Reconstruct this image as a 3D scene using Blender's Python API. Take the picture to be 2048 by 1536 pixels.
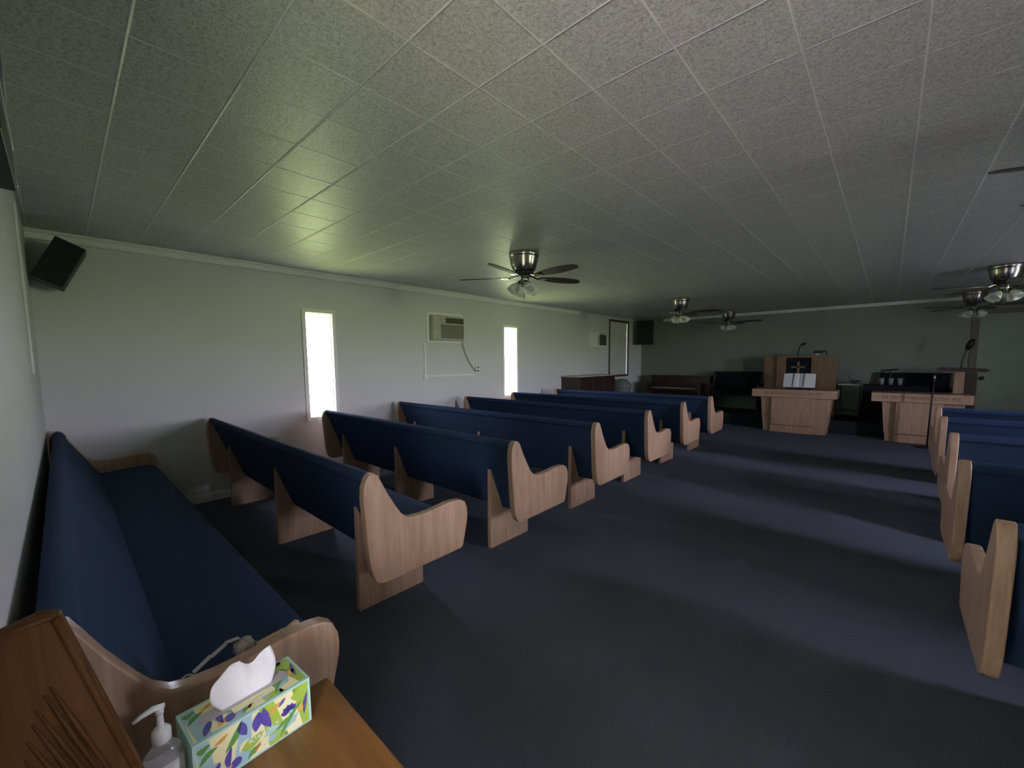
import bpy, bmesh, math, random
from mathutils import Vector, Matrix
random.seed(7)
for o in list(bpy.data.objects): bpy.data.objects.remove(o)
SC = bpy.context.scene
COL = SC.collection
PI = math.pi

# ------------------------------------------------------------------ camera
CAMZ = 1.38364
cam_d = bpy.data.cameras.new('camera'); cam = bpy.data.objects.new('camera', cam_d); COL.objects.link(cam)
yaw, pit, rol, F = .7417, -.0922, -.0080, 822.79
fw = Vector((-math.sin(yaw)*math.cos(pit), math.cos(yaw)*math.cos(pit), math.sin(pit)))
rt = Vector((math.cos(yaw), math.sin(yaw), 0)); up = rt.cross(fw)
r2 = math.cos(rol)*rt + math.sin(rol)*up; u2 = -math.sin(rol)*rt + math.cos(rol)*up
cam.matrix_world = Matrix(((r2.x,u2.x,-fw.x,0),(r2.y,u2.y,-fw.y,0),(r2.z,u2.z,-fw.z,CAMZ),(0,0,0,1)))
cam_d.sensor_width = 36; cam_d.sensor_fit = 'HORIZONTAL'; cam_d.lens = F/2048*36
cam_d.shift_x = (1024-1022.64)/2048; cam_d.shift_y = (798.58-768)/2048
cam_d.clip_start = .02; cam_d.clip_end = 200
SC.camera = cam

# ------------------------------------------------------------------ exposure + daylight
SC.view_settings.view_transform = 'Standard'; SC.view_settings.look = 'None'
SC.view_settings.gamma = 1; SC.view_settings.use_curve_mapping = False
SC.view_settings.exposure = 1.4
SC.cycles.use_denoising = True
SC.cycles.max_bounces = 10; SC.cycles.diffuse_bounces = 6
SC.cycles.transparent_max_bounces = 12
W = bpy.data.worlds.new('daylight'); SC.world = W; W.use_nodes = True
nt = W.node_tree; nt.nodes.clear()
tc = nt.nodes.new('ShaderNodeTexCoord'); sx = nt.nodes.new('ShaderNodeSeparateXYZ')
nt.links.new(tc.outputs['Generated'], sx.inputs[0])
rp = nt.nodes.new('ShaderNodeValToRGB')
mr = nt.nodes.new('ShaderNodeMapRange'); mr.inputs['From Min'].default_value = -1; mr.inputs['From Max'].default_value = 1
nt.links.new(sx.outputs['Z'], mr.inputs['Value']); nt.links.new(mr.outputs[0], rp.inputs[0])
els = rp.color_ramp.elements
els[0].position = 0; els[0].color = (.42,.52,.19,1)          # sunlit grass below the horizon
els[1].position = 1; els[1].color = (.84,.84,1.18,1)
for p, c in ((.49,(.46,.54,.25,1)), (.52,(.92,.91,1.12,1))):
    e = els.new(p); e.color = c
bg = nt.nodes.new('ShaderNodeBackground'); bg.inputs['Strength'].default_value = 12.0
wo = nt.nodes.new('ShaderNodeOutputWorld')
# boost added towards +X to strengthen the light through the right windows
mx_ = nt.nodes.new('ShaderNodeMapRange'); mx_.inputs['From Min'].default_value = 0; mx_.inputs['From Max'].default_value = 1
mx_.inputs['To Min'].default_value = 1; mx_.inputs['To Max'].default_value = 3.0; nt.links.new(sx.outputs['X'], mx_.inputs['Value'])
ml = nt.nodes.new('ShaderNodeVectorMath'); ml.operation = 'SCALE'; nt.links.new(rp.outputs[0], ml.inputs[0]); nt.links.new(mx_.outputs[0], ml.inputs['Scale'])
nt.links.new(ml.outputs[0], bg.inputs[0]); nt.links.new(bg.outputs[0], wo.inputs[0])

# room extents (metres)
XL, XR, YB, YF, CE = -4.99, 3.6, -.115, 10.7, 2.44
TILE = .3174
# openings: (y0,y1,z0,z1)
WIN_L = [(1.945,2.25,.745,1.965), (5.27,5.59,.78,1.975), (8.97,9.88,1.03,2.32)]
WIN_R = [(3.10,3.60,.70,2.0), (6.0,6.45,.70,2.0)]

def portal(x, y0, y1, z0, z1, side):
    l = bpy.data.lights.new('window_portal', 'AREA'); l.shape = 'RECTANGLE'
    l.size = z1-z0; l.size_y = y1-y0
    o = bpy.data.objects.new('window_portal', l); COL.objects.link(o)
    o.location = (x, (y0+y1)/2, (z0+z1)/2); o.rotation_euler = (0, -PI/2 if side < 0 else PI/2, 0)
    l.cycles.is_portal = True
for w in WIN_L: portal(XL-.13, *w, -1)
for w in WIN_R: portal(XR+.13, *w, 1)

l = bpy.data.lights.new('door_portal', 'AREA'); l.shape = 'RECTANGLE'; l.size = .30; l.size_y = 2.0; l.cycles.is_portal = True
o = bpy.data.objects.new('door_portal', l); COL.objects.link(o); o.location = (-.31, YB-.14, 1.01); o.rotation_euler = (PI/2, 0, 0)

# ------------------------------------------------------------------ materials
MATS = {}
def mat(name, col, rough=.6, metal=0, spec=.5, bump=None, noise=None, alpha=None, coat=0):
    """bump=(scale,strength,dist)  noise=(scale,amount[,stretch])"""
    m = bpy.data.materials.new(name); m.use_nodes = True; n = m.node_tree.nodes; L = m.node_tree.links
    b = n['Principled BSDF']; b.inputs['Base Color'].default_value = (*col,1)
    b.inputs['Roughness'].default_value = rough; b.inputs['Metallic'].default_value = metal
    b.inputs['Specular IOR Level'].default_value = spec
    if coat: b.inputs['Coat Weight'].default_value = coat; b.inputs['Coat Roughness'].default_value = .15
    t = n.new('ShaderNodeTexCoord')
    if noise:
        mp = n.new('ShaderNodeMapping'); st = noise[2] if len(noise) > 2 else (1,1,1); mp.inputs['Scale'].default_value = st
        L.new(t.outputs['Object'], mp.inputs[0])
        nz = n.new('ShaderNodeTexNoise'); nz.inputs['Scale'].default_value = noise[0]; nz.inputs['Detail'].default_value = 5
        L.new(mp.outputs[0], nz.inputs['Vector'])
        hs = n.new('ShaderNodeMixRGB'); hs.blend_type = 'MULTIPLY'
        cr = n.new('ShaderNodeMapRange'); cr.inputs['From Min'].default_value = .3; cr.inputs['From Max'].default_value = .7
        cr.inputs['To Min'].default_value = 1-noise[1]; cr.inputs['To Max'].default_value = 1+noise[1]*.4
        L.new(nz.outputs[0], cr.inputs[0]); hs.inputs[0].default_value = 1; hs.inputs[1].default_value = (*col,1)
        L.new(cr.outputs[0], hs.inputs[2]); L.new(hs.outputs[0], b.inputs['Base Color'])
    if bump:
        nb = n.new('ShaderNodeTexNoise'); nb.inputs['Scale'].default_value = bump[0]; nb.inputs['Detail'].default_value = 3
        L.new(t.outputs['Object'], nb.inputs['Vector'])
        bp = n.new('ShaderNodeBump'); bp.inputs['Strength'].default_value = bump[1]; bp.inputs['Distance'].default_value = bump[2]
        L.new(nb.outputs[0], bp.inputs['Height']); L.new(bp.outputs[0], b.inputs['Normal'])
    MATS[name] = m; return m

def wood(name, col, dark, scale=1.0, axis='Z', rough=.42, coat=.25):
    """grain lines running along the given local axis"""
    m = bpy.data.materials.new(name); m.use_nodes = True; n = m.node_tree.nodes; L = m.node_tree.links
    b = n['Principled BSDF']; b.inputs['Roughness'].default_value = rough
    b.inputs['Coat Weight'].default_value = coat; b.inputs['Coat Roughness'].default_value = .2
    t = n.new('ShaderNodeTexCoord'); mp = n.new('ShaderNodeMapping')
    s = {'X':(1.2,14,14), 'Y':(14,1.2,14), 'Z':(14,14,1.2)}[axis]
    mp.inputs['Scale'].default_value = tuple(v*scale for v in s); L.new(t.outputs['Object'], mp.inputs[0])
    nz = n.new('ShaderNodeTexNoise'); nz.inputs['Scale'].default_value = 2.2; nz.inputs['Detail'].default_value = 8
    nz.inputs['Roughness'].default_value = .65; nz.inputs['Distortion'].default_value = .6; L.new(mp.outputs[0], nz.inputs['Vector'])
    cr = n.new('ShaderNodeValToRGB'); cr.color_ramp.elements[0].position = .32; cr.color_ramp.elements[0].color = (*dark,1)
    cr.color_ramp.elements[1].position = .62; cr.color_ramp.elements[1].color = (*col,1)
    L.new(nz.outputs[0], cr.inputs[0])
    n2 = n.new('ShaderNodeTexNoise'); n2.inputs['Scale'].default_value = 1.6; L.new(t.outputs['Object'], n2.inputs['Vector'])
    mx = n.new('ShaderNodeMixRGB'); mx.blend_type = 'MULTIPLY'; mx.inputs[0].default_value = .35
    L.new(cr.outputs[0], mx.inputs[1]); L.new(n2.outputs[0], mx.inputs[2]); L.new(mx.outputs[0], b.inputs['Base Color'])
    bp = n.new('ShaderNodeBump'); bp.inputs['Strength'].default_value = .08; bp.inputs['Distance'].default_value = .002
    L.new(nz.outputs[0], bp.inputs['Height']); L.new(bp.outputs[0], b.inputs['Normal'])
    MATS[name] = m; return m

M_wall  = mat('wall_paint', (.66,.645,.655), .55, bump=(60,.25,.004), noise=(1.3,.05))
M_conc  = mat('pinkish_bounce_concrete', (.80,.69,.62), .9, bump=(60,.3,.004), noise=(5,.15))  # paled in place of sunlight, to bounce more light indoors
M_dimgnd  = mat('added_ground_dark', (.27,.27,.24), .95, noise=(4,.2))
M_fardim   = mat('far_wall_dimmed', (.24,.27,.245), .5, bump=(60,.2,.004), noise=(1.3,.05))  # the far wall's dimness is put into this darker colour
M_trim  = mat('trim_paint', (.84,.83,.80), .45, bump=(30,.1,.002))
M_green = mat('door_paint', (.30,.37,.28), .5, noise=(3,.1))
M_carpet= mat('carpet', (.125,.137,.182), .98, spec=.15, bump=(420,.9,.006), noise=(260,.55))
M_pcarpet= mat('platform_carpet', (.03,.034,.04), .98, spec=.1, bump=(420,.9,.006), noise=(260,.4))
M_fab   = mat('navy_fabric', (.026,.048,.108), .95, spec=.2, bump=(900,.4,.001), noise=(500,.25))
M_dfab  = mat('dark_fabric', (.012,.014,.02), .95, spec=.15, bump=(900,.4,.001))
M_oak   = wood('light_oak', (.56,.36,.24), (.40,.24,.15))
M_oakx  = wood('light_oak_lengthwise', (.56,.36,.24), (.42,.26,.16), axis='X')
M_pulp  = wood('golden_oak', (.27,.165,.085), (.18,.105,.055))
M_tab   = wood('honey_brown_wood', (.30,.125,.035), (.19,.075,.020), axis='X', rough=.35, coat=.2)
M_rack  = wood('carved_brown_wood', (.135,.056,.017), (.085,.034,.010), axis='Z', rough=.6, coat=0)
M_rack.node_tree.nodes['Principled BSDF'].inputs['Specular IOR Level'].default_value = .15
M_dark  = wood('dark_brown_wood', (.060,.030,.020), (.032,.017,.012), rough=.4)
M_blade = wood('dark_walnut', (.085,.066,.050), (.05,.04,.03), axis='X', rough=.4)
M_nick  = mat('brushed_nickel', (.42,.40,.36), .24, metal=1, noise=(40,.25,(1,1,.02)))
M_chrome= mat('chrome', (.8,.8,.8), .08, metal=1)
M_black = mat('black_plastic', (.012,.013,.015), .5)
M_grille= mat('black_grille', (.010,.011,.013), .8, bump=(500,.5,.001))
M_gloss = mat('black_gloss', (.008,.008,.01), .08, coat=1)
M_white = mat('white_plastic', (.80,.80,.78), .35)
M_ac    = mat('aged_cream_plastic', (.50,.49,.40), .45, noise=(8,.12))
M_acd   = mat('dark_louver', (.07,.07,.055), .5)
M_acg   = mat('filter_grille', (.22,.21,.165), .6)
M_paper = mat('paper', (.86,.86,.86), .7)
M_page  = mat('printed_page', (.74,.75,.76), .7, noise=(140,.35,(1,1,6)))
M_card  = mat('beige_card', (.62,.52,.38), .7)
M_frame = wood('brown_frame_wood', (.10,.055,.035), (.06,.035,.02))
M_dtrim = mat('door_trim_paint', (.17,.155,.12), .6)
M_engr  = mat('engraved_oak', (.19,.115,.075), .7)
M_cup   = mat('cup_plastic', (.22,.23,.24), .3)
M_blind = mat('blind_cloth', (.58,.60,.60), .8, noise=(3,.08))
M_bin   = mat('grey_green_plastic', (.16,.19,.17), .5)
M_ribbon= mat('ribbon', (.05,.05,.06), .7)
M_pouch = mat('floral_cloth', (.58,.50,.50), .85, noise=(60,.5))
M_strap = mat('grey_strap', (.60,.56,.58), .8, bump=(300,.3,.001))
M_stick = mat('bare_wood', (.62,.43,.26), .5)
M_shade = mat('frosted_glass', (.78,.78,.76), .35, noise=(14,.12))
M_tissue= mat('tissue_paper', (.88,.86,.88), .9, bump=(120,.15,.001))

def thin_glass(name, tint, gl=.06):
    m = bpy.data.materials.new(name); m.use_nodes = True; n = m.node_tree.nodes; L = m.node_tree.links; n.clear()
    tr = n.new('ShaderNodeBsdfTransparent'); tr.inputs[0].default_value = (*tint,1)
    g = n.new('ShaderNodeBsdfGlossy'); g.inputs['Roughness'].default_value = .05
    fr = n.new('ShaderNodeValue'); fr.outputs[0].default_value = gl
    mx = n.new('ShaderNodeMixShader'); o = n.new('ShaderNodeOutputMaterial')
    L.new(fr.outputs[0], mx.inputs[0]); L.new(tr.outputs[0], mx.inputs[1]); L.new(g.outputs[0], mx.inputs[2]); L.new(mx.outputs[0], o.inputs[0])
    return m
M_glass = thin_glass('window_glass', (.97,.98,.97))
M_clear = mat('clear_plastic', (.92,.92,.94), .08)
_b = M_clear.node_tree.nodes['Principled BSDF']; _b.inputs['Transmission Weight'].default_value = .85; _b.inputs['IOR'].default_value = 1.3
M_label = mat('bottle_label', (.72,.70,.72), .4)

# ceiling: square tiles, painted raised joints, fissured texture
def ceiling_mat():
    m = bpy.data.materials.new('ceiling_tile'); m.use_nodes = True; n = m.node_tree.nodes; L = m.node_tree.links
    b = n['Principled BSDF']; b.inputs['Roughness'].default_value = .38; b.inputs['Specular IOR Level'].default_value = .35
    t = n.new('ShaderNodeTexCoord'); s = n.new('ShaderNodeSeparateXYZ'); L.new(t.outputs['Object'], s.inputs[0])
    def joint(out, off, width):
        a = n.new('ShaderNodeMath'); a.operation = 'SUBTRACT'; L.new(out, a.inputs[0]); a.inputs[1].default_value = off
        d = n.new('ShaderNodeMath'); d.operation = 'DIVIDE'; L.new(a.outputs[0], d.inputs[0]); d.inputs[1].default_value = TILE
        f = n.new('ShaderNodeMath'); f.operation = 'PINGPONG'; L.new(d.outputs[0], f.inputs[0]); f.inputs[1].default_value = .5
        r = n.new('ShaderNodeMapRange'); r.interpolation_type = 'SMOOTHSTEP'
        r.inputs['From Min'].default_value = 0; r.inputs['From Max'].default_value = width/TILE
        r.inputs['To Min'].default_value = 1; r.inputs['To Max'].default_value = 0; L.new(f.outputs[0], r.inputs[0]); return r.outputs[0]
    jx = joint(s.outputs['X'], -2.8881*TILE, .0075); jy = joint(s.outputs['Y'], 3.6962*TILE, .0070)
    mxm = n.new('ShaderNodeMath'); mxm.operation = 'MAXIMUM'; L.new(jx, mxm.inputs[0]); L.new(jy, mxm.inputs[1])
    nz = n.new('ShaderNodeTexNoise'); nz.inputs['Scale'].default_value = 95; nz.inputs['Detail'].default_value = 4; nz.inputs['Distortion'].default_value = 1.2
    L.new(t.outputs['Object'], nz.inputs['Vector'])
    hv = n.new('ShaderNodeMath'); hv.operation = 'MULTIPLY_ADD'; L.new(mxm.outputs[0], hv.inputs[0]); hv.inputs[1].default_value = 2.6
    L.new(nz.outputs[0], hv.inputs[2])
    bp = n.new('ShaderNodeBump'); bp.inputs['Strength'].default_value = .6; bp.inputs['Distance'].default_value = .003
    L.new(hv.outputs[0], bp.inputs['Height']); L.new(bp.outputs[0], b.inputs['Normal'])
    cr = n.new('ShaderNodeMapRange'); cr.inputs['From Min'].default_value = .36; cr.inputs['From Max'].default_value = .58
    cr.inputs['To Min'].default_value = .0; cr.inputs['To Max'].default_value = 1; L.new(nz.outputs[0], cr.inputs[0])
    c1 = n.new('ShaderNodeMixRGB'); c1.inputs[1].default_value = (.39,.40,.365,1); c1.inputs[2].default_value = (.665,.675,.63,1); L.new(cr.outputs[0], c1.inputs[0])
    c2 = n.new('ShaderNodeMixRGB'); c2.inputs[2].default_value = (.92,.91,.87,1); L.new(c1.outputs[0], c2.inputs[1])
    jq = n.new('ShaderNodeMath'); jq.operation = 'MULTIPLY'; L.new(jy, jq.inputs[0]); jq.inputs[1].default_value = 1.0
    jr = n.new('ShaderNodeMath'); jr.operation = 'MAXIMUM'; L.new(jx, jr.inputs[0]); L.new(jq.outputs[0], jr.inputs[1])
    jm = n.new('ShaderNodeMath'); jm.operation = 'MULTIPLY'; L.new(jr.outputs[0], jm.inputs[0]); jm.inputs[1].default_value = .8; L.new(jm.outputs[0], c2.inputs[0])
    L.new(c2.outputs[0], b.inputs['Base Color'])
    return m
M_ceil = ceiling_mat()

# ------------------------------------------------------------------ mesh helpers
def finish(name, bm, m, parent=None, smooth=False, bevel=0, segs=2, loc=None, auto=None):
    bmesh.ops.recalc_face_normals(bm, faces=bm.faces[:])
    me = bpy.data.meshes.new(name); bm.to_mesh(me); bm.free()
    ms = m if isinstance(m, (list, tuple)) else [m]
    for x in ms: me.materials.append(x)
    o = bpy.data.objects.new(name, me); COL.objects.link(o)
    if parent: o.parent = parent
    if loc: o.location = loc
    if smooth: me.polygons.foreach_set('use_smooth', [True]*len(me.polygons))
    if bevel:
        b = o.modifiers.new('bevel', 'BEVEL'); b.width = bevel; b.segments = segs; b.limit_method = 'ANGLE'; b.angle_limit = math.radians(40)
        me.polygons.foreach_set('use_smooth', [True]*len(me.polygons)); 
        wn = o.modifiers.new('wn', 'WEIGHTED_NORMAL'); wn.keep_sharp = False
    return o
def box(bm, x0, x1, y0, y1, z0, z1, mi=0, M=None):
    vs = [bm.verts.new((x, y, z)) for x in (x0,x1) for y in (y0,y1) for z in (z0,z1)]
    if M is not None:
        for v in vs: v.co = M @ v.co
    for q in ((0,1,3,2),(4,6,7,5),(0,4,5,1),(2,3,7,6),(0,2,6,4),(1,5,7,3)):
        f = bm.faces.new([vs[i] for i in q]); f.material_index = mi
    return vs
def bx(*a): bm = bmesh.new(); box(bm, *a); return bm
def prism(bm, pts, a0, a1, axis='X', mi=0, M=None):
    """polygon pts extruded from a0 to a1 along axis; pts are the two other coords in xyz order"""
    def mk(p, a):
        v = {'X':(a,p[0],p[1]), 'Y':(p[0],a,p[1]), 'Z':(p[0],p[1],a)}[axis]; v = Vector(v)
        return bm.verts.new(M @ v if M is not None else v)
    A = [mk(p,a0) for p in pts]; B = [mk(p,a1) for p in pts]; n = len(pts)
    f = bm.faces.new(A); f.material_index = mi; f = bm.faces.new(B[::-1]); f.material_index = mi
    for i in range(n):
        f = bm.faces.new((A[i], B[i], B[(i+1)%n], A[(i+1)%n])); f.material_index = mi
def lathe(bm, prof, segs=32, M=None, cap=True, mi=0):
    rings = []
    for r_, z in prof:
        R = []
        for k in range(segs):
            a = 2*PI*k/segs; v = Vector((r_*math.cos(a), r_*math.sin(a), z)); R.append(bm.verts.new(M @ v if M is not None else v))
        rings.append(R)
    for a, b in zip(rings, rings[1:]):
        for k in range(segs):
            f = bm.faces.new((a[k], a[(k+1)%segs], b[(k+1)%segs], b[k])); f.material_index = mi
    if cap:
        for R in (rings[0], rings[-1]):
            f = bm.faces.new(R); f.material_index = mi
def tube(bm, path, r_, segs=10, mi=0):
    path = [Vector(p) for p in path]; rings = []
    rr = r_ if isinstance(r_, (list,tuple)) else [r_]*len(path)
    nrm = None
    for i, p in enumerate(path):
        d = (path[min(i+1,len(path)-1)] - path[max(i-1,0)]).normalized()
        if nrm is None: nrm = d.orthogonal().normalized()
        nrm = (nrm - d*nrm.dot(d)).normalized(); bn = d.cross(nrm)
        rings.append([bm.verts.new(p + rr[i]*(math.cos(2*PI*k/segs)*nrm + math.sin(2*PI*k/segs)*bn)) for k in range(segs)])
    for a, b in zip(rings, rings[1:]):
        for k in range(segs):
            f = bm.faces.new((a[k], a[(k+1)%segs], b[(k+1)%segs], b[k])); f.material_index = mi
    for R in (rings[0], rings[-1]):
        f = bm.faces.new(R); f.material_index = mi
def round_poly(pts, rad, n=5):
    """round each corner; rad is one radius or a list"""
    out = []; N = len(pts); rad = rad if isinstance(rad, (list,tuple)) else [rad]*N
    for i in range(N):
        p = Vector(pts[i]); a = Vector(pts[i-1]); b = Vector(pts[(i+1)%N]); r_ = rad[i]
        if r_ <= 0: out.append(tuple(p)); continue
        da = (a-p); db = (b-p); ra = min(r_, da.length*.48); rb = min(r_, db.length*.48)
        A = p+da.normalized()*ra; B = p+db.normalized()*rb
        for k in range(n+1):
            t = k/n; out.append(tuple((1-t)**2*A + 2*t*(1-t)*p + t*t*B))
    return out
def thing(name, label, cat, loc=(0,0,0), rotz=0, group=None):
    o = bpy.data.objects.new(name, None); COL.objects.link(o); o.empty_display_size = .1
    o.location = loc; o.rotation_euler = (0,0,rotz); return tag(o, label, cat, group)
def tag(o, label, cat, group=None):
    o['label'] = label; o['category'] = cat
    if group: o['group'] = group
    return o
def struct(name, bm, m, **k):
    o = finish(name, bm, m, **k); o['kind'] = 'structure'; return o
def copy_tree(o, parent=None):
    c = o.copy(); COL.objects.link(c)
    if parent: c.parent = parent
    for ch in list(o.children): copy_tree(ch, c)
    return c
def text_mesh(s, size, depth, name, m, parent, M):
    cu = bpy.data.curves.new('t', 'FONT'); cu.body = s; cu.size = size; cu.extrude = depth; cu.align_x = 'CENTER'; cu.align_y = 'CENTER'; cu.space_character = 1.15
    to = bpy.data.objects.new('t', cu); COL.objects.link(to); bpy.context.view_layer.update()
    me = bpy.data.meshes.new_from_object(to); me.transform(M); bpy.data.objects.remove(to); bpy.data.curves.remove(cu)
    me.materials.clear(); me.materials.append(m); me.name = name
    o = bpy.data.objects.new(name, me); COL.objects.link(o); o.parent = parent; return o

# ------------------------------------------------------------------ room shell
struct('floor', bx(XL-.15, XR+.15, YB-.15, YF+.15, -.1, 0), M_carpet)
struct('ceiling', bx(XL-.15, XR+.15, YB-.15, YF+.15, CE, CE+.1), M_ceil)
def side_wall(name, xa, xb, wins, m):
    bm = bmesh.new(); y = YB-.15
    for (a,b,c,d) in sorted(wins):
        box(bm, xa, xb, y, a, 0, CE); box(bm, xa, xb, a, b, 0, c); box(bm, xa, xb, a, b, d, CE); y = b
    box(bm, xa, xb, y, YF+.15, 0, CE)
    return struct(name, bm, m)
side_wall('wall_left', XL-.15, XL, WIN_L, M_wall)
side_wall('wall_right', XR, XR+.15, WIN_R, M_wall)
DOOR = (-.46, -.16, 2.03)     # entry doorway behind the camera
bm = bmesh.new(); box(bm, XL, DOOR[0], YB-.15, YB, 0, CE); box(bm, DOOR[1], XR, YB-.15, YB, 0, CE); box(bm, DOOR[0], DOOR[1], YB-.15, YB, DOOR[2], CE)
struct('wall_back', bm, M_wall)
struct('added_dark_ground', bx(XR+.15, XR+14, YB-6, YF+6, -.5, -.35), M_dimgnd)  # unseen dark ground, added to cut bounce onto the right of the ceiling
struct('added_sky_blocker', bx(-6, 6, YB-8.2, YB-8, -.4, 3.4), M_bin)  # unseen block, added to hide the low sky from the doorway
struct('unseen_bounce_slab', bx(-1.6, 1.5, YB-9, YB-.15, -.12, -.02), M_conc)  # unseen slab, run far out to bounce light in through the doorway
struct('unseen_porch_roof', bx(-2.2, 2.1, YB-4.2, YB-.15, 2.20, 2.3), M_trim)  # unseen roof, made deep and low to keep sky light off the floor
struct('wall_front', bx(XL, XR, YF, YF+.15, 0, CE), M_fardim)
# crown moulding
def crown(name, pts, a0, a1, axis):
    bm = bmesh.new(); prism(bm, pts, a0, a1, axis); return struct(name, bm, M_trim, bevel=.004)
crown('trim_1', [(XL,CE),(XL+.045,CE),(XL+.05,CE-.018),(XL+.032,CE-.03),(XL+.030,CE-.05),(XL+.022,CE-.075),(XL,CE-.08)], YB, 7.6, 'Y')
crown('trim_2', [(YF,CE),(YF-.03,CE),(YF-.03,CE-.02),(YF-.014,CE-.05),(YF,CE-.06)], -4.4, XR, 'X')
crown('trim_3', [(XR,CE),(XR-.03,CE),(XR-.03,CE-.02),(XR-.014,CE-.07),(XR,CE-.075)], YB, YF, 'Y')
struct('baseboard_left', bx(XL, XL+.012, YB, YF, 0, .085), M_trim, bevel=.003)
struct('baseboard_back', bx(XL, XR, YB, YB+.004, 0, .085), M_trim)
struct('baseboard_right', bx(XR-.012, XR, YB, YF, 0, .085), M_trim, bevel=.003)
# windows: casing, sash, pane
def window(i, xin, sgn, w, casing=.045, cm=None, pane=True):
    a,b,c,d = w; cm = cm or M_trim
    e = bpy.data.objects.new('window_%d' % i, None); COL.objects.link(e); e['kind'] = 'structure'
    e.location = (xin, (a+b)/2, c)
    hy, H = (b-a)/2, d-c
    bm = bmesh.new(); xo = -sgn*.014
    for (y0,y1,z0,z1) in ((-hy-casing,-hy,-casing,H+casing),(hy,hy+casing,-casing,H+casing),(-hy,hy,-casing,0),(-hy,hy,H,H+casing)):
        box(bm, min(0,xo), max(0,xo), y0, y1, z0, z1)
    finish('window_casing', bm, cm, e, bevel=.003)
    bm = bmesh.new(); x0, x1 = sorted((sgn*.03, sgn*.06)); s = .010
    for (y0,y1,z0,z1) in ((-hy,-hy+s,0,H),(hy-s,hy,0,H),(-hy+s,hy-s,0,s),(-hy+s,hy-s,H-s,H)):
        box(bm, x0, x1, y0, y1, z0, z1)
    finish('sash', bm, M_white, e)
    if pane:
        x0, x1 = sorted((sgn*.044, sgn*.047))
        finish('pane', bx(x0, x1, -hy+s, hy-s, s, H-s), M_glass, e)
    return e
window(1, XL, -1, WIN_L[0]); window(2, XL, -1, WIN_L[1])
w3 = window(3, XL, -1, WIN_L[2], casing=.05, cm=M_frame)
finish('roller_blind', bx(-.024,-.020,-.455,.449,0,1.29), M_blind, w3)
window(4, XR, 1, WIN_R[0]); window(5, XR, 1, WIN_R[1])
# door in the front wall, right of the platform
d1 = bpy.data.objects.new('door_1', None); COL.objects.link(d1); d1['kind'] = 'structure'; d1.location = (1.55, YF, .22)
bm = bmesh.new(); box(bm, -.53,-.44,-.02,0,0,1.98); box(bm, .44,.53,-.02,0,0,1.98); box(bm, -.44,.44,-.02,0,1.90,1.98)
finish('door_frame', bm, M_dtrim, d1, bevel=.004)
finish('door_leaf', bx(-.44,.44,-.012,0,0,1.9), M_green, d1)
bm = bmesh.new(); lathe(bm, [(.012,0),(.012,.03),(.03,.04),(.034,.055),(.026,.07),(.001,.074)], 16, Matrix.Translation((-.37,-.012,.81)) @ Matrix.Rotation(PI/2,4,'X'))
finish('door_knob', bm, M_black, d1, smooth=True)
# platform across the front
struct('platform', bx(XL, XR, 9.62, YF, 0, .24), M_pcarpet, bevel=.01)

# ------------------------------------------------------------------ pews
PANEL = [(-.042,.738),(-.038,.797),(-.022,.838),(-.004,.856),(.018,.858),(.038,.842),(.056,.806),(.087,.742),(.134,.661),(.16,.622),(.19,.597),
         (.226,.587),(.28,.583),(.34,.585),(.40,.592),(.457,.598),(.515,.598),(.553,.592),(.582,.572),(.597,.535),(.600,.50),(.597,.46),(.563,.318),(.555,.309),(.54,.304),
         (.063,.294),(.03,.302),(.008,.322),(-.008,.355),(-.02,.42),(-.030,.537)]
LEG = round_poly([(.075,0),(.082,.60),(.095,.635),(.118,.61),(.222,.32),(.245,.285),(.50,.30),(.50,0)], [0,.03,.02,.02,.05,.03,.004,0], 4)
BACK = round_poly([(-.014,.838),(.0,.856),(.03,.852),(.052,.825),(.055,.79),(.235,.455),(.27,.30),(.226,.278),(.20,.285),(.01,.79),(-.012,.81)], [.01,.012,.012,.012,.012,.03,.01,.015,.01,.01,.005], 4)
SEAT = round_poly([(.205,.47),(.30,.478),(.52,.492),(.588,.475),(.592,.43),(.56,.385),(.40,.345),(.262,.30),(.25,.38)], [.01,.05,.03,.03,.03,.03,.1,.01,.05], 5)
def pew(y0, xa, xb, legs, label, group='light oak pews with navy upholstery', legshift=0):
    """xa < xb are the outer faces of the two end panels"""
    t = thing('church_pew', label, 'pew', ((xa+xb)/2, y0, 0), 0, group)
    cx = (xa+xb)/2; th = .046
    for x0, x1 in ((xa-cx, xa-cx+th), (xb-cx-th, xb-cx)):
        bm = bmesh.new(); prism(bm, PANEL, x0, x1); finish('end_panel', bm, M_oak, t, bevel=.007, segs=3)
    for lx in legs:
        bm = bmesh.new(); prism(bm, LEG, lx-cx-.018, lx-cx+.018); o = finish('leg', bm, M_oak, t, bevel=.004)
    bm = bmesh.new(); prism(bm, BACK, xa-cx+th-.002, xb-cx-th+.002); finish('backrest', bm, M_fab, t, smooth=False, bevel=.003)
    bm = bmesh.new(); prism(bm, SEAT, xa-cx+th-.002, xb-cx-th+.002); finish('seat', bm, M_fab, t, bevel=.003)
    return t
rear_pew = pew(-.065, -4.88, -1.235, (-1.6,-3.05,-4.5), 'navy pew standing against the rear wall beside the end table', 'light oak pews with navy upholstery')
left_rows = [(.952,-4.88,-1.775,'nearest free-standing pew left of the aisle, its end panel facing the camera'),
 (1.985,-4.68,-1.78,'second pew left of the aisle, passing in front of the tall bright window'),
 (3.055,-4.87,-1.80,'third pew left of the aisle, its back the brightest blue'),
 (4.16,-4.77,-1.83,'fourth pew left of the aisle, dark back behind the bright blue one'),
 (5.27,-4.81,-1.865,'fifth pew left of the aisle, crossing the foot of the second window'),
 (6.33,-4.67,-1.86,'front pew left of the aisle, farthest from the camera')]
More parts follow.
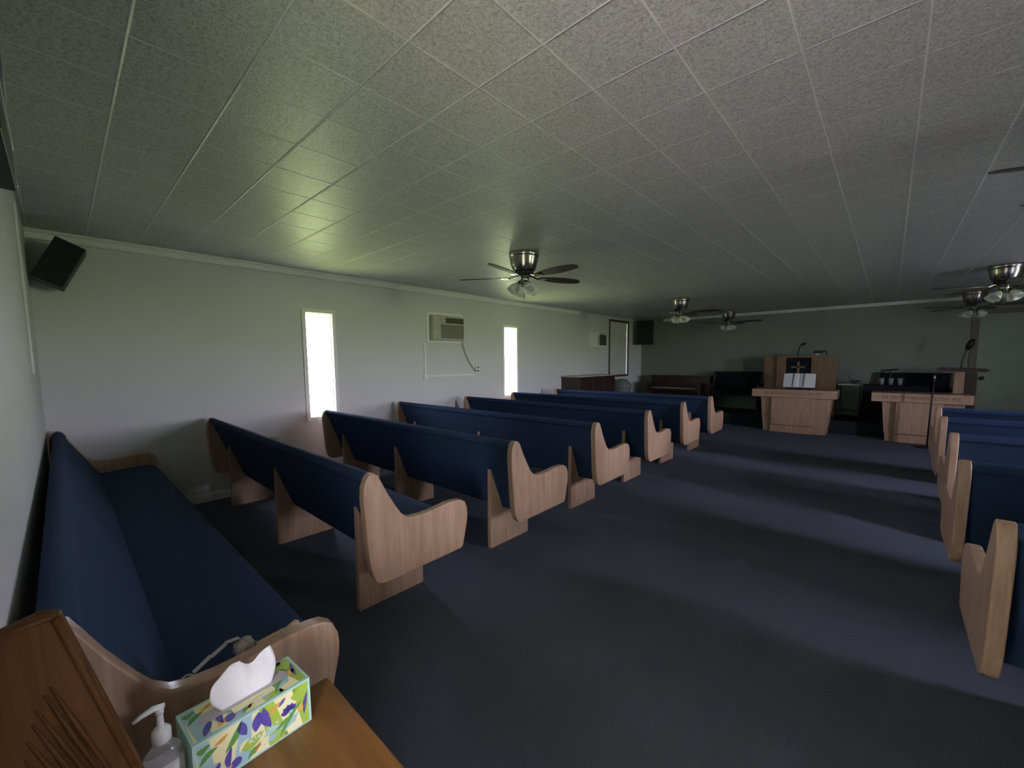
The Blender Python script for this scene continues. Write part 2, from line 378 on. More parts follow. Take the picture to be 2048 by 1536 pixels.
for y0, xa, xb, lab in left_rows: pew(y0, xa, xb, (xb-.34, -3.38, xa+.24), lab)
right_rows = [(2.02,.285,'nearest visible pew right of the aisle, at the right edge of the photo'),
 (3.11,.295,'second visible pew right of the aisle, just beyond the nearest one'),
 (4.22,.345,'third visible pew right of the aisle, its pinkish end panel partly hidden'),
 (5.34,.37,'fourth visible pew right of the aisle, below the communion table'),
 (6.33,.40,'front pew right of the aisle, only its top rail showing')]
for y0, xa, lab in right_rows: pew(y0, xa, 3.45, (xa+.34, 1.9, 3.2), lab)

# ------------------------------------------------------------------ ceiling fans
def make_fan(label):
    t = thing('ceiling_fan', label, 'ceiling fan', (0,0,CE), 0, 'nickel ceiling fans with dark blades')
    bm = bmesh.new(); lathe(bm, [(.02,0),(.145,0),(.148,-.012),(.147,-.04),(.143,-.044),(.141,-.05),(.135,-.09),(.122,-.14),(.11,-.165),(.106,-.172),(.09,-.178),(.02,-.18)], 48)
    finish('housing', bm, M_nick, t, smooth=True)
    bm = bmesh.new(); lathe(bm, [(.01,-.178),(.092,-.178),(.096,-.19),(.092,-.212),(.07,-.222),(.01,-.224)], 40)
    finish('motor', bm, M_black, t, smooth=True)
    bm = bmesh.new(); lathe(bm, [(.01,-.22),(.06,-.222),(.062,-.232),(.048,-.238),(.046,-.285),(.054,-.292),(.05,-.30),(.01,-.304)], 32)
    lk = finish('light_kit', bm, M_nick, t, smooth=True)
    for k in range(5):
        A = Matrix.Rotation(2*PI*k/5, 4, 'Z')
        bm = bmesh.new(); R = A @ Matrix.Translation((0,0,-.232)) @ Matrix.Rotation(math.radians(-12), 4, 'X')
        pts = [(.165,-.022),(.24,-.040),(.33,-.056),(.44,-.064),(.54,-.058),(.615,-.045),(.658,-.008),(.648,.030),(.56,.050),(.44,.060),(.33,.054),(.24,.038),(.165,.022)]
        prism(bm, pts, -.004, .004, 'Z', M=R); finish('blade', bm, M_blade, t)
        bm = bmesh.new(); tube(bm, [A@Vector((.07,0,-.21)), A@Vector((.11,0,-.222)), A@Vector((.145,0,-.238)), A@Vector((.21,.0,-.240))], [.012,.01,.009,.006], 8)
        box(bm, .16,.235,-.03,.03,-.243,-.238, M=A); finish('blade_arm', bm, M_nick, t, smooth=False)
    for k in range(4):
        A = Matrix.Rotation(PI/2*k+.5, 4, 'Z') @ Matrix.Translation((.05,0,-.285)) @ Matrix.Rotation(math.radians(-42), 4, 'Y')
        bm = bmesh.new(); lathe(bm, [(.016,.01),(.018,-.02),(.022,-.032)], 16, A); finish('shade_holder', bm, M_nick, t, smooth=True)
        bm = bmesh.new(); lathe(bm, [(.020,-.026),(.034,-.045),(.047,-.075),(.050,-.10),(.055,-.125),(.050,-.124),(.044,-.10),(.040,-.075),(.02,-.04)], 24, A, cap=False)
        finish('glass_shade', bm, M_shade, t, smooth=True)
    bm = bmesh.new(); tube(bm, [(0,0,-.30),(0,0,-.42)], .0016, 6); lathe(bm, [(.001,-.42),(.005,-.425),(.006,-.44),(.001,-.447)], 8)
    finish('pull_chain', bm, M_nick, t)
    return t
fans = [(-2.704,3.152,-148,'nearest and clearest ceiling fan, left of centre above the second and third pews'),
 (-2.745,7.38,12,'ceiling fan with two bright glass shades over the front pews'),
 (-2.687,10.08,4,'small distant ceiling fan in front of the far wall, left of the pulpit'),
 (.90,3.10,-160,'ceiling fan cut off by the right edge, only its blade tips showing'),
 (.936,7.43,-159,'ceiling fan at the right edge with bright housing and glass shades'),
 (.96,10.05,-153,'dim distant ceiling fan just left of the one at the right edge')]
f0 = make_fan(fans[0][3])
for i, (x, y, a, lab) in enumerate(fans):
    f = f0 if i == 0 else copy_tree(f0)
    f.location = (x, y, CE); f.rotation_euler = (0,0,math.radians(a)); f['label'] = lab

# ------------------------------------------------------------------ air conditioners, conduit, outlet
t = thing('air_conditioner', 'cream window air conditioner set in the wall between the two bright windows', 'air conditioner', (XL, 3.97, 1.70), 0, None)
bm = bmesh.new()
box(bm, 0,.02,-.345,-.30,-.03,.41); box(bm, 0,.02,.30,.345,-.03,.41); box(bm, 0,.02,-.30,.30,-.03,0); box(bm, 0,.02,-.30,.30,.375,.41)
finish('wall_frame', bm, M_trim, t, bevel=.003)
finish('body', bx(-.10,.10,-.295,.30,.0,.36), M_ac, t, bevel=.012)
finish('control_panel', bx(.098,.108,-.28,-.17,.02,.34), M_ac, t, bevel=.003)
bm = bmesh.new(); box(bm, .098,.104,-.06,.285,.255,.335,0)
for k in range(12): box(bm, .102,.112,-.055+k*.028,-.05+k*.028,.26,.33,1)
finish('air_louver', bm, [M_acd, M_acg], t)
bm = bmesh.new(); box(bm, .098,.106,-.15,.285,.03,.235,0)
for k in range(14): box(bm, .105,.109,-.145,.28,.036+k*.014,.041+k*.014,0)
finish('front_grille', bm, M_acg, t)
bm = bmesh.new(); box(bm, .10,.109,-.15,-.075,.255,.335)
finish('badge_panel', bm, M_ac, t, bevel=.002)
t2 = thing('outlet_box', 'small wall outlet where the air conditioner cord is plugged in', 'outlet', (XL, 4.615, 1.26))
bm = bmesh.new(); box(bm, 0,.03,-.035,.035,-.06,.06); finish('cover_plate', bm, M_trim, t2, bevel=.003)
bm = bmesh.new(); box(bm, .03,.034,-.016,.016,.012,.042); box(bm, .03,.034,-.016,.016,-.042,-.012); finish('socket', bm, M_acd, t2)
c = bmesh.new(); P0 = [(XL+.05,4.27,1.70),(XL+.03,4.30,1.64),(XL+.018,4.35,1.52),(XL+.018,4.42,1.40),(XL+.02,4.50,1.30),(XL+.03,4.56,1.235),(XL+.042,4.60,1.235)]
tube(c, P0, .006, 8); tag(finish('power_cord', c, M_acg, smooth=True), 'grey cord sagging from the cream air conditioner to the outlet', 'cord')
c = bmesh.new(); box(c, XL, XL+.014, 3.575,3.60,1.15,1.66); box(c, XL, XL+.016, 3.55,4.52,1.165,1.185); box(c, XL, XL+.03, 3.555,3.62,1.135,1.20)
tag(finish('wall_conduit', c, M_trim, bevel=.002), 'white wiring channel running down and across the wall below the air conditioner', 'conduit')
t = thing('air_conditioner', 'small white air conditioner with dark grille near the brown-framed window', 'air conditioner', (XL, 8.33, 1.69))
finish('body', bx(.001,.09,-.34,.34,0,.33), M_white, t, bevel=.01)
finish('side_grille', bx(.088,.096,.02,.31,.04,.28), M_acd, t)
bm = bmesh.new(); box(bm, .088,.098,-.04,-.02,.05,.27); box(bm, .088,.098,-.02,.3,.295,.31); finish('control_strip', bm, M_acd, t)

# ------------------------------------------------------------------ speakers, rear wall items
def speaker(label, M, w, d, h, group=None):
    o = thing('wall_speaker', label, 'speaker', group=group); o.matrix_world = M
    finish('cabinet', bx(-w/2,w/2,-d/2+.012,d/2,-h/2,h/2), M_black, o, bevel=.004)
    finish('grille', bx(-w/2+.004,w/2-.004,-d/2,-d/2+.012,-h/2+.004,h/2-.004), M_grille, o, bevel=.003)
    return o
a, b, c_ = -.0248, .4457, 1.5431
Rm = Matrix.Rotation(c_,4,'Z') @ Matrix.Rotation(a,4,'X') @ Matrix.Rotation(b,4,'Y')
s1 = speaker('black speaker hung tilted in the upper left corner', Matrix.Translation((-4.744,.0415+.012,2.151)) @ Rm, .174, .24, .339)
bm = bmesh.new(); tube(bm, [(-.0,.11,0),(-.0,.17,.0)], .012, 8); finish('bracket', bm, M_black, s1)
s2 = speaker('black speaker high on the far wall beside the corner', Matrix.Translation((-4.70,10.28,2.09)) @ Matrix.Rotation(math.radians(22),4,'Z'), .40, .3, .60)
bm = bmesh.new(); tube(bm, [(0,.14,0),(.1,.38,0)], .02, 8); finish('bracket', bm, M_black, s2)
c = bmesh.new(); box(c, -3.75,-3.69, YB, YB+.012, 1.33, 2.30)
tag(finish('wire_cover', c, M_white, bevel=.003), 'white vertical wire cover on the rear wall by the corner', 'wire cover')
t = thing('wall_fixture', 'black fixture with chrome edging high on the rear wall at the left edge', 'fixture', (-1.55, YB, 1.86))
finish('body', bx(-.25,.2,0,.070,0,.11), M_black, t, bevel=.004)
bm = bmesh.new(); box(bm, -.255,.2,.0,.074,.11,.125); box(bm, -.258,-.25,0,.074,0,.02); box(bm, -.262,.2,.0,.070,.40,.41); box(bm, -.262,-.252,0,.070,.125,.40)
finish('chrome_trim', bm, M_chrome, t, bevel=.002)
finish('glass_front', bx(-.25,.2,.0,.062,.125,.40), M_nick, t, bevel=.004)

# ------------------------------------------------------------------ end table and what stands on it
t = thing('end_table', 'brown wooden end table at the near end of the rear pew', 'table', (-.78,.17,0))
finish('table_top', bx(-.345,.34,-.275,.277,.475,.50), M_tab, t, bevel=.006)
bm = bmesh.new(); box(bm, -.31,.31,-.24,.24,.41,.475); finish('apron', bm, M_tab, t, bevel=.002)
for x in (-.31,.27):
    for y in (-.24,.20): finish('leg', bx(x,x+.04,y,y+.04,0,.41), M_tab, t, bevel=.004)

# tissue box
TBC = {'cream':(.86,.80,.48),'purple':(.11,.08,.38),'lime':(.38,.52,.07),'green':(.12,.33,.07),'blue':(.38,.56,.62),'orange':(.72,.38,.08),'aqua':(.42,.66,.60),'film':(.50,.46,.47),'white':(.85,.85,.85)}
tb_m = [mat('carton_'+k, v, .45) for k, v in TBC.items()]; KI = {k:i for i, k in enumerate(TBC)}
t = thing('tissue_box', 'tissue box with purple and green floral print on the end table', 'tissue box', (-1.061,.236,.501), math.radians(3.9))
bw, bl, bh = .119, .236, .112      # x, y, z
bm = bmesh.new(); box(bm, -bw/2,bw/2,-bl/2,bl/2,0,bh,KI['aqua'])
def shape(face, pts, col, lift=.0003):
    """pts in (s,t): s along the length 0..1, t across/up 0..1 of the printed panel"""
    V = []
    for s, q in pts:
        s = min(max(s,0),1); q = min(max(q,0),1); y = -bl/2+.006+s*(bl-.012)
        if face == 'front': v = (bw/2+lift, y, .005+q*(bh-.010))
        else: v = (bw/2-.006-q*(bw-.012), y, bh+lift)
        V.append(bm.verts.new(v))
    try: f = bm.faces.new(V); f.material_index = KI[col]
    except ValueError: pass
def blob(face, cx, cy, rx, ry, col, ang=0, lift=.0006, n=18, wob=.0, ph=0, k=3):
    asp = (bl-.012)/(bh-.01); P = []
    for i in range(n):
        th = 2*PI*i/n; rr = 1+wob*math.sin(k*th+ph); x = rx*rr*math.cos(th); y = ry*rr*math.sin(th)
        P.append((cx+(x*math.cos(ang)-y*math.sin(ang)), cy+(x*math.sin(ang)+y*math.cos(ang))*asp))
    shape(face, P, col, lift)
def leafshape(face, x0, y0, x1, y1, wd, col, bend=.0, lift=.0009):
    asp = (bl-.012)/(bh-.01); A = []; B = []
    dx, dy = x1-x0, (y1-y0)/asp; L_ = math.hypot(dx,dy); nx, ny = -dy/L_, dx/L_
    for i in range(9):
        u = i/8; w_ = 1.4*wd*math.sin(PI*min(u*.92+.04,1)); c0 = bend*math.sin(PI*u)
        A.append((x0+dx*u+nx*(c0+w_), y0+(dy*u+ny*(c0+w_))*asp)); B.append((x0+dx*u+nx*(c0-w_), y0+(dy*u+ny*(c0-w_))*asp))
    shape(face, A+B[::-1], col, lift)
for face in ('front','top'):
    shape(face, [(0,0),(1,0),(1,1),(0,1)], 'cream', .0003)
    for x0, x1, x2, x3, col in ((.02,.14,.10,.0,'blue'),(.27,.42,.46,.36,'blue'),(.60,.78,.66,.52,'lime'),(.93,1,1,.84,'lime'),(.74,.86,.92,.80,'cream')):
        shape(face, [(x0,0),(x1,0),(x2,1),(x3,1)], col, .0005)
    for (x,y,rx,ry,col,an,wo,k) in ((.80,.26,.09,.045,'blue',.4,.18,5),(.45,.36,.10,.05,'lime',.3,.15,3),(.12,.30,.055,.06,'blue',0,.1,3),(.30,.14,.045,.05,'purple',.2,.1,2),(.62,.16,.07,.03,'blue',.2,.2,4),(.88,.80,.05,.05,'lime',.6,.1,3),(.05,.85,.05,.03,'green',.3,.2,3)):
        blob(face, x,y,rx,ry,col,an,.0007,22,wo,1,k)
    for a0 in (-.05,.55,1.15,1.75,2.3,2.9):       # purple daisy
        leafshape(face, .80,.52,.80+.085*math.cos(a0),.52+.185*math.sin(a0),.022,'purple',0,.0011)
    blob(face,.815,.50,.026,.016,'blue',.3,.0013,16,.25,0,5)
    for q in ((.70,.05,.93,.62,.018,'green',.02),(.66,.28,.78,.42,.014,'green',-.01),(.40,.04,.52,.20,.02,'green',.015),(.22,.50,.36,.98,.022,'green',-.02),(.02,.55,.16,.75,.02,'green',.02),
              (.48,.55,.52,.95,.034,'purple',.0),(.62,.45,.56,.98,.030,'purple',.02),(.40,.62,.36,.98,.028,'purple',.012),(.24,.10,.27,.55,.02,'purple',.02),(.95,.25,.99,.75,.014,'purple',.01),(.08,.02,.17,.38,.022,'purple',0),
              (.60,.70,.74,.88,.016,'orange',.012),(.88,.40,.97,.52,.022,'orange',-.01),(.46,.05,.52,.26,.012,'orange',.01),(.14,.80,.25,.90,.014,'orange',-.01),(.20,.06,.27,.14,.014,'orange',.01),
              (.70,.78,.77,.92,.013,'purple',.0),(.55,.30,.70,.36,.024,'aqua',.006),(.33,.30,.42,.50,.014,'cream',.02),(.56,.02,.60,.30,.012,'cream',.01)):
        leafshape(face, *q, lift=.0012)
# opening film and panel on the top
shape('top', [(.12,.34),(.88,.34),(.91,.5),(.88,.66),(.12,.66),(.09,.5)], 'film', .0016)
shape('top', [(.34,.16),(.72,.16),(.72,.35),(.34,.35)], 'cream', .0018)
shape('top', [(.48,.24),(.60,.24),(.60,.25),(.48,.25)], 'lime', .0020)
finish('carton', bm, tb_m, t)
text_mesh('Kleenex', .017, .0002, 'lettering', tb_m[KI['white']], t, Matrix.Translation((bw/2+.0016,.012,.049)) @ Matrix.Rotation(math.radians(8),4,'X') @ Matrix.Rotation(PI/2,4,'Z') @ Matrix.Rotation(PI/2,4,'X'))
# tissue: folded sheet rising from the slot
bm = bmesh.new(); U, Vn = 22, 18; grid = []
TOP = [(-.066,.060),(-.058,.068),(-.040,.076),(-.020,.081),(-.004,.083),(.001,.074),(.006,.082),(.020,.087),(.040,.091),(.057,.092)]
BASE = [(-.050,0),(.052,0)]
for j in range(Vn+1):
    v = j/Vn; row = []
    for i in range(U+1):
        u = i/U; q = u*(len(TOP)-1); k = min(int(q), len(TOP)-2); f_ = q-k
        ty = TOP[k][0]*(1-f_)+TOP[k+1][0]*f_; tz = TOP[k][1]*(1-f_)+TOP[k+1][1]*f_
        e_ = v**.9
        y = (BASE[0][0]*(1-u)+BASE[1][0]*u)*(1-e_)+ty*e_ - .010*math.sin(PI*v)*(1 if u < .5 else -1)*abs(u-.5)*2
        z = bh + .001 + tz*v
        x = .012*math.sin(u*9+v*1.5)*v + .005*math.sin(u*24+3*v)*v*(1-v*.5) + .016*(u-.5)*v - .016*math.exp(-((u-.52)/.07)**2)*v + .006*(1-v)
        row.append(bm.verts.new((x, y, z)))
    grid.append(row)
for j in range(Vn):
    for i in range(U): bm.faces.new((grid[j][i],grid[j][i+1],grid[j+1][i+1],grid[j+1][i]))
o = finish('tissue', bm, M_tissue, t, smooth=True)
sm = o.modifiers.new('solid','SOLIDIFY'); sm.thickness = .0008

# hand sanitizer
t = thing('hand_sanitizer', 'clear hand sanitizer bottle with a white pump on the end table', 'bottle', (-1.035,.083,.501), math.radians(96))
bm = bmesh.new()
def oval(bm, prof, sx, sy, segs=28):
    rings = []
    for r_, z in prof: rings.append([bm.verts.new((r_*sx*math.copysign(abs(math.cos(a))**.75,math.cos(a)), r_*sy*math.copysign(abs(math.sin(a))**.75,math.sin(a)), z)) for a in [2*PI*k/segs for k in range(segs)]])
    for a, b in zip(rings, rings[1:]):
        for k in range(segs): bm.faces.new((a[k],a[(k+1)%segs],b[(k+1)%segs],b[k]))
    bm.faces.new(rings[0]); bm.faces.new(rings[-1])
oval(bm, [(.9,0),(1,.006),(1,.095),(.93,.108),(.6,.12),(.42,.126),(.42,.134)], .032, .020)
finish('body', bm, M_clear, t, smooth=True)
bm = bmesh.new(); oval(bm, [(1,.018),(1,.088)], .0325, .0205); finish('paper_label', bm, M_label, t, smooth=True)
bm = bmesh.new(); lathe(bm, [(.015,.130),(.0155,.132),(.0155,.152),(.011,.158),(.006,.160),(.005,.190)], 24); finish('pump_collar', bm, M_white, t, smooth=True)
bm = bmesh.new(); tube(bm, [(.0,0,.188),(.0,0,.200)], .007, 12); tube(bm, [(.008,0,.200),(-.01,0,.204),(-.028,0,.201),(-.040,0,.196)], [.005,.006,.0045,.003], 10)
finish('pump_head', bm, M_white, t, smooth=True)

# carved rack
t = thing('carved_rack', 'dark brown carved wooden rack with a peaked top and fanned slats at lower left', 'rack', (-.86,YB,.501))
out = [(.008,.0),(.008,.50),(.028,.524),(.072,.535),(.090,.527),(.155,.245),(.205,.0)]
bm = bmesh.new(); prism(bm, out, -.015, .005); finish('panel', bm, M_rack, t, bevel=.002)
bm = bmesh.new()
for (p, q) in (((.030,.520),(.010,.50)),((.082,.528),(.030,.522)),((.148,.245),(.084,.524)),((.196,.003),(.147,.25))):
    tube(bm, [(.006,*p),(.006,*q)], .0045, 8)
finish('edge_moulding', bm, M_rack, t, smooth=True)
for (ya,za,yb,zb) in ((.072,.427,.128,.235),(.066,.418,.122,.225),(.057,.400,.115,.218),(.052,.382,.108,.208),(.046,.360,.100,.200),(.042,.336,.090,.190)):
    bm = bmesh.new(); tube(bm, [(.005,ya,za),(.008,ya+.4*(yb-ya),za+.4*(zb-za)),(.007,yb,zb)], [.0015,.0028,.0022], 8)
    finish('slat', bm, M_rack, t, smooth=True)
# card on the table
c = bmesh.new(); box(c, -.055,.055,-.045,.045,0,.004); box(c, -.05,.03,-.05,.03,.004,.007)
o = tag(finish('card', c, M_card), 'beige card lying on the end table in front of the tissue box', 'card'); o.location = (-.84,.215,.501); o.rotation_euler = (0,0,.35)

# things on the rear pew seat by the near end panel
t = thing('pouch', 'patterned cloth pouch with a long grey strap on the rear pew seat', 'bag', (-1.405,.315,.499))
bm = bmesh.new(); box(bm, -.022,.028,-.022,.028,0,.040); bmesh.ops.subdivide_edges(bm, edges=bm.edges[:], cuts=3, use_grid_fill=True)
for v in bm.verts: v.co += Vector((random.uniform(-1,1),random.uniform(-1,1),random.uniform(-1,1)))*.004
finish('pouch_body', bm, M_pouch, t, smooth=True)
bm = bmesh.new(); pth = [(-.020,-.006,.040),(-.022,-.04,.04),(-.006,-.08,.03),(.012,-.125,.014)]; 
for (p, q) in zip(pth, pth[1:]):
    vs = [bm.verts.new(Vector(p)+Vector((dx,0,dz))) for dx, dz in ((-.015,0),(.015,.010))] + [bm.verts.new(Vector(q)+Vector((dx,0,dz))) for dx, dz in ((.015,.010),(-.015,0))]
    bm.faces.new(vs)
o = finish('strap', bm, M_strap, t); sm = o.modifiers.new('s','SOLIDIFY'); sm.thickness = .003
bm = bmesh.new(); tube(bm, [(.014+.013*math.cos(x),-.140+.013*math.sin(x),.014) for x in [k*PI/6 for k in range(13)]], .0025, 6); finish('ring', bm, M_white, t, smooth=True)
for k, (x, y, lab) in enumerate(((-1.41,.385,'short bare wooden stick on the rear pew, nearer the strap'),(-1.41,.435,'short bare wooden stick on the rear pew, nearer the seat front'))):
    c = bmesh.new(); box(c, -.010,.010,-.05,.05,0,.012)
    o = tag(finish('wooden_stick', c, M_stick, bevel=.003), lab, 'stick'); o.location = (x,y,.503); o.rotation_euler = (.08,0,.02+.42*k)

# ------------------------------------------------------------------ communion tables
def communion_table(label, x0, x1, y, inner):
    """slab x0..x1, front face at y"""
    cx = (x0+x1)/2; hw = (x1-x0)/2
    t = thing('communion_table', label, 'table', (cx, y, 0), 0, 'light oak communion tables with an inscribed top edge')
    finish('table_top', bx(-hw,hw,0,.56,.665,.812), M_oakx, t, bevel=.006)
    bm = bmesh.new(); prism(bm, [(-hw+.135,.665),(hw-.075,.665),(hw-.12,.13),(-hw+.185,.13)], .10, .50, 'Y'); finish('base', bm, M_oak, t, bevel=.004)
    bm = bmesh.new(); prism(bm, [(-hw+.195,.13),(hw-.13,.13),(hw-.135,0),(-hw+.20,0)], .085, .51, 'Y'); finish('plinth', bm, M_oak, t, bevel=.003)
    finish('front_panel', bx(-inner,inner,.035,.12,.14,.662), M_oak, t, bevel=.004)
    finish('panel_foot', bx(-inner-.004,inner+.004,.03,.12,0,.132), M_oak, t, bevel=.003)
    text_mesh('IN REMEMBRANCE OF ME', .070, .001, 'inscription', M_engr, t, Matrix.Translation((0,-.002,.74)) @ Matrix.Rotation(PI/2,4,'X'))
    return t
communion_table('light oak communion table below the pulpit, holding the open Bible', -1.96, -.645, 9.15, .33)
communion_table('light oak communion table right of the pulpit, behind the right pews', -.19, .975, 9.22, .27)
# open Bible on its stand
t = thing('open_bible', 'large open Bible with ribbon markers standing on the communion table', 'book', (-1.235, 9.36, .83))
Mt = Matrix.Rotation(math.radians(-18), 4, 'X')
for s in (-1, 1):
    bm = bmesh.new(); n = 8; A = []; B = []
    for i in range(n+1):
        u = i/n; x = s*u*.25; y = -.012*math.sin(PI*u**.6)-.004; A.append((x,y)); B.append((x,.012))
    prism(bm, A+B[::-1], 0.02, .29, 'Z', M=Mt); finish('pages', bm, M_page, t)
bm = bmesh.new(); box(bm, -.26,.26,.012,.02,.01,.30, M=Mt); finish('cover', bm, M_black, t)
for x in (-.09, .075):
    bm = bmesh.new(); prism(bm, [(x,.30),(x+.010,.30),(x-.004,.03),(x-.014,.03)], -.026, -.022, 'Y', M=Mt); finish('ribbon_marker', bm, M_ribbon, t)
t = thing('book_stand', 'low black stand holding the open Bible', 'stand', (-1.235, 9.37, .813))
bm = bmesh.new(); box(bm, -.20,.20,-.05,.10,0,.012); finish('base', bm, M_black, t, bevel=.003)
bm = bmesh.new(); box(bm, -.19,-.04,-.052,-.035,.012,.035); box(bm, .04,.19,-.052,-.035,.012,.035); finish('ledge', bm, M_black, t, bevel=.004)
bm = bmesh.new(); box(bm, -.18,.18,.035,.043,.015,.26, M=Mt); finish('back_plate', bm, M_black, t)

# ------------------------------------------------------------------ pulpit
t = thing('pulpit', 'tall oak pulpit with a dark cloth panel and wooden cross', 'pulpit', (-1.33, 9.98, .24))
bm = bmesh.new(); prism(bm, [(-.605,0),(-.62,1.215),(-.38,1.215),(-.38,0)], -.02, .03, 'Y', M=Matrix.Translation((0,.08,0))); finish('side_wing', bm, M_pulp, t, bevel=.004)
bm = bmesh.new(); prism(bm, [(.27,0),(.27,1.20),(.615,1.20),(.575,0)], -.02, .03, 'Y', M=Matrix.Translation((0,.08,0))); finish('side_wing', bm, M_pulp, t, bevel=.004)
bm = bmesh.new(); box(bm, -.38,-.22,0,.06,0,1.21); box(bm, .20,.285,0,.06,0,1.21); box(bm, -.22,.20,0,.06,1.165,1.21); box(bm, -.22,.20,0,.06,0,.62)
finish('front_frame', bm, M_pulp, t, bevel=.004)
finish('cloth_panel', bx(-.22,.20,.03,.05,.62,1.165), M_dfab, t)
bm = bmesh.new(); box(bm, -.032,.012,-.012,.03,.60,1.09); box(bm, -.135,.105,-.012,.03,.965,1.0); finish('cross', bm, M_pulp, t, bevel=.002)
bm = bmesh.new(); box(bm, -.60,-.56,.10,.50,0,1.2); box(bm, .55,.59,.10,.50,0,1.19); box(bm, -.58,.58,.10,.50,1.02,1.05); finish('carcass', bm, M_pulp, t)
def gooseneck(name, label, loc, pts, head_dir, hl=.06, hr=.026):
    t = thing(name, label, 'microphone', loc)
    bm = bmesh.new(); lathe(bm, [(.02,0),(.02,.012),(.008,.02)], 14); tube(bm, pts, .009, 8); finish('gooseneck', bm, M_black, t)
    p = Vector(pts[-1]); d = Vector(head_dir).normalized()
    bm = bmesh.new(); tube(bm, [p-d*.01, p+d*hl*.3, p+d*hl*.7, p+d*hl], [.6*hr,hr,hr,.5*hr], 12); finish('microphone_head', bm, M_black, t, smooth=True)
    return t
gooseneck('gooseneck_microphone', 'thin gooseneck microphone rising from the centre of the pulpit', (-1.37,10.06,1.445), [(0,0,.01),(.01,-.01,.10),(.03,-.03,.17),(.06,-.06,.22)], (1,-.4,.35), .09)
t = thing('clip_on_device', 'small black clip-on device perched on the right side of the pulpit top', 'device', (-1.0,10.06,1.455))
bm = bmesh.new(); tube(bm, [(.10,0,0),(.08,-.01,.09),(.02,-.02,.06)], .017, 8); finish('arm', bm, M_black, t)
bm = bmesh.new(); box(bm, -.11,.04,-.06,.0,.035,.085); finish('head', bm, M_black, t, bevel=.008)
finish('clamp', bx(-.08,-.03,-.03,.01,.005,.04), M_chrome, t, bevel=.004)

# ------------------------------------------------------------------ lectern, microphones on the right
t = thing('lectern', 'wooden lectern with a wide flat top at the right of the platform', 'lectern', (.86, 9.9, .24))
bm = bmesh.new(); prism(bm, [(-.27,.945),(-.22,.985),(.27,.965),(.32,.935),(.25,.915),(-.2,.925)], -.14, .22, 'Y'); finish('desk_top', bm, M_dark, t, bevel=.004)
finish('post', bx(-.06,.06,.0,.10,0,.92), M_oak, t, bevel=.004)
finish('back_panel', bx(.06,.20,.06,.10,0,.90), M_dark, t)
finish('foot', bx(-.2,.2,-.1,.2,0,.04), M_dark, t, bevel=.004)
gooseneck('gooseneck_microphone', 'larger black microphone on a gooseneck above the wooden lectern', (.875,9.98,1.222), [(0,0,.01),(0,0,.08),(.02,0,.2),(.05,0,.30)], (.35,-.1,1), .17, .042)
t = thing('microphone_stand', 'slim black microphone stand before the right communion table', 'microphone stand', (.50, 8.95, 0))
bm = bmesh.new(); lathe(bm, [(.13,0),(.13,.015),(.05,.03),(.014,.035)], 28); finish('base', bm, M_black, t, smooth=True)
bm = bmesh.new(); tube(bm, [(0,0,.02),(.01,0,.70),(.022,0,1.08)], .011, 10); finish('pole', bm, M_black, t, smooth=True)
bm = bmesh.new(); tube(bm, [(.0225,0,1.04),(.025,0,1.13)], .014, 10); finish('collar', bm, M_chrome, t, smooth=True)
bm = bmesh.new(); tube(bm, [(.025,0,1.13),(.04,-.03,1.15),(.10,-.05,1.16)], [.009,.012,.016], 10); finish('clip', bm, M_black, t, smooth=True)

# ------------------------------------------------------------------ furniture along the far wall
def bench(label, x0, x1, y, z, h, m, fm):
    t = thing('platform_bench', label, 'bench', ((x0+x1)/2, y, z)); hw = (x1-x0)/2
    bm = bmesh.new(); prism(bm, [(-.02,.42),(-.02,h-.02),(.0,h),(.05,h),(.06,h-.02),(.06,.42)], -hw+.04, hw-.04); finish('backrest', bm, fm, t, bevel=.008)
    bm = bmesh.new(); box(bm, -hw+.04,hw-.04,-.44,0,.36,.45); finish('seat', bm, fm, t, bevel=.02)
    for s in (-1,1):
        bm = bmesh.new(); prism(bm, [(.07,0),(.07,h),(-.02,h+.01),(-.06,.62),(-.44,.60),(-.47,.56),(-.44,0)], s*hw-(.04 if s>0 else 0), s*hw+(.04 if s<0 else 0)); finish('end_panel', bm, m, t, bevel=.006)
    return t
bench('black upholstered bench against the far wall left of the pulpit', -3.04, -2.02, 10.42, .24, .87, M_dark, M_dfab)
bench('black upholstered bench against the far wall behind the lectern', -.16, .84, 10.625, .24, .87, M_dark, M_dfab)
t = thing('upright_piano', 'low dark brown upright piano by the far left corner', 'piano', (-3.78, 10.25, .24))
finish('case', bx(-.72,.68,.0,.34,.0,.735), M_dark, t, bevel=.006)
finish('lid', bx(-.74,.70,-.03,.36,.735,.76), M_dark, t, bevel=.006)
finish('keybed', bx(-.72,.54,-.25,.0,.40,.46), M_dark, t, bevel=.006)
bm = bmesh.new(); box(bm, -.60,.50,-.22,-.06,.46,.475); finish('keyboard', bm, M_paper, t)
finish('fallboard', bx(-.62,.52,-.26,-.02,.476,.50), M_dark, t, bevel=.005)
for x in (-.76,.50): finish('side_arm', bx(x,x+.06,-.26,.0,.0,.60), M_dark, t, bevel=.006)
t = thing('cabinet', 'low dark reddish-brown cabinet against the left wall beyond the pews', 'cabinet', (-4.76, 7.72, 0))
finish('carcass', bx(-.21,.20,-.74,.72,.06,1.05), M_dark, t, bevel=.005)
finish('top_board', bx(-.22,.215,-.76,.735,1.05,1.075), M_ac, t, bevel=.004)
finish('base_board', bx(-.2,.19,-.72,.7,0,.06), M_dark, t)
for k in (-1,0,1): finish('door', bx(.20,.214,-.24+k*.48,.23+k*.48,.10,1.02), M_dark, t, bevel=.004)
t = thing('waste_bin', 'grey-green round-topped bin beside the brown cabinet', 'bin', (-4.70, 9.05, 0))
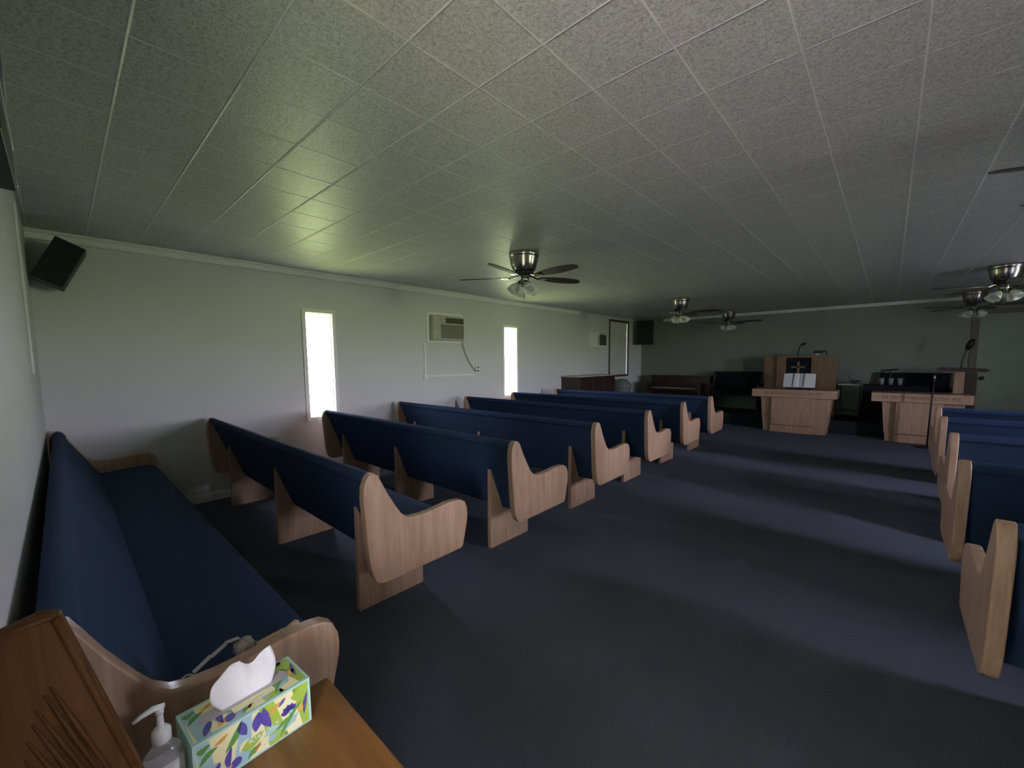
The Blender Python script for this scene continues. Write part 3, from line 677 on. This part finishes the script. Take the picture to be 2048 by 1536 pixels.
bm = bmesh.new(); lathe(bm, [(.15,0),(.19,.02),(.22,.74),(.225,.75)], 28); finish('drum', bm, M_bin, t, smooth=True)
bm = bmesh.new(); lathe(bm, [(.235,.74),(.235,.78),(.20,.86),(.11,.93),(.01,.95)], 28); finish('lid', bm, M_bin, t, smooth=True)
t = thing('small_table', 'small thin-legged side table just right of the pulpit', 'table', (-.53, 10.3, .24))
finish('table_top', bx(-.18,.18,-.16,.16,.635,.66), M_ac, t, bevel=.004)
for x in (-.16,.145):
    for y in (-.145,.13): finish('leg', bx(x,x+.015,y,y+.015,0,.635), M_black, t)
finish('shelf', bx(-.16,.16,-.145,.145,.12,.135), M_dark, t)
t = thing('receiver', 'small black device on the side table right of the pulpit', 'device', (-.46,10.25,.9))
finish('foot', bx(-.03,.03,-.03,.03,0,.03), M_black, t); finish('head', bx(-.075,.075,-.03,.03,.03,.065), M_black, t, bevel=.008)
t = thing('draped_table', 'table under a black cloth between the pulpit and lectern', 'table', (.10, 9.96, .24))
bm = bmesh.new(); prism(bm, [(-.42,.655),(.42,.655),(.45,0),(-.46,0)], -.155, .155, 'Y'); bmesh.ops.subdivide_edges(bm, edges=bm.edges[:], cuts=4)
finish('cloth', bm, M_dfab, t, bevel=.01); finish('table_top', bx(-.43,.43,-.165,.165,.655,.67), M_dfab, t, bevel=.004)
for x, lab in ((-.08,'left clear cup on the black-draped table'),(.04,'middle clear cup on the black-draped table'),(.16,'right clear cup on the black-draped table')):
    c = bmesh.new(); lathe(c, [(.028,0),(.036,.12),(.033,.12),(.026,.006)], 16, cap=True)
    o = tag(finish('cup', c, M_cup, smooth=True), lab, 'cup', 'cups on the black-draped table'); o.location = (x,9.95,.911)
t = thing('desk_microphone', 'black boom microphone over the cups on the black-draped table', 'microphone', (.03,10.06,.911))
bm = bmesh.new(); lathe(bm, [(.06,0),(.06,.012),(.008,.02)], 18); tube(bm, [(0,0,.01),(0,0,.24),(-.08,-.02,.26)], .009, 8); tube(bm, [(.10,0,.275),(-.08,0,.255)], .014, 8); finish('boom', bm, M_black, t)
bm = bmesh.new(); lathe(bm, [(.001,-.03),(.025,-.02),(.028,0),(.02,.02),(.001,.03)], 14, Matrix.Translation((-.11,0,.25))); finish('microphone_head', bm, M_nick, t, smooth=True)
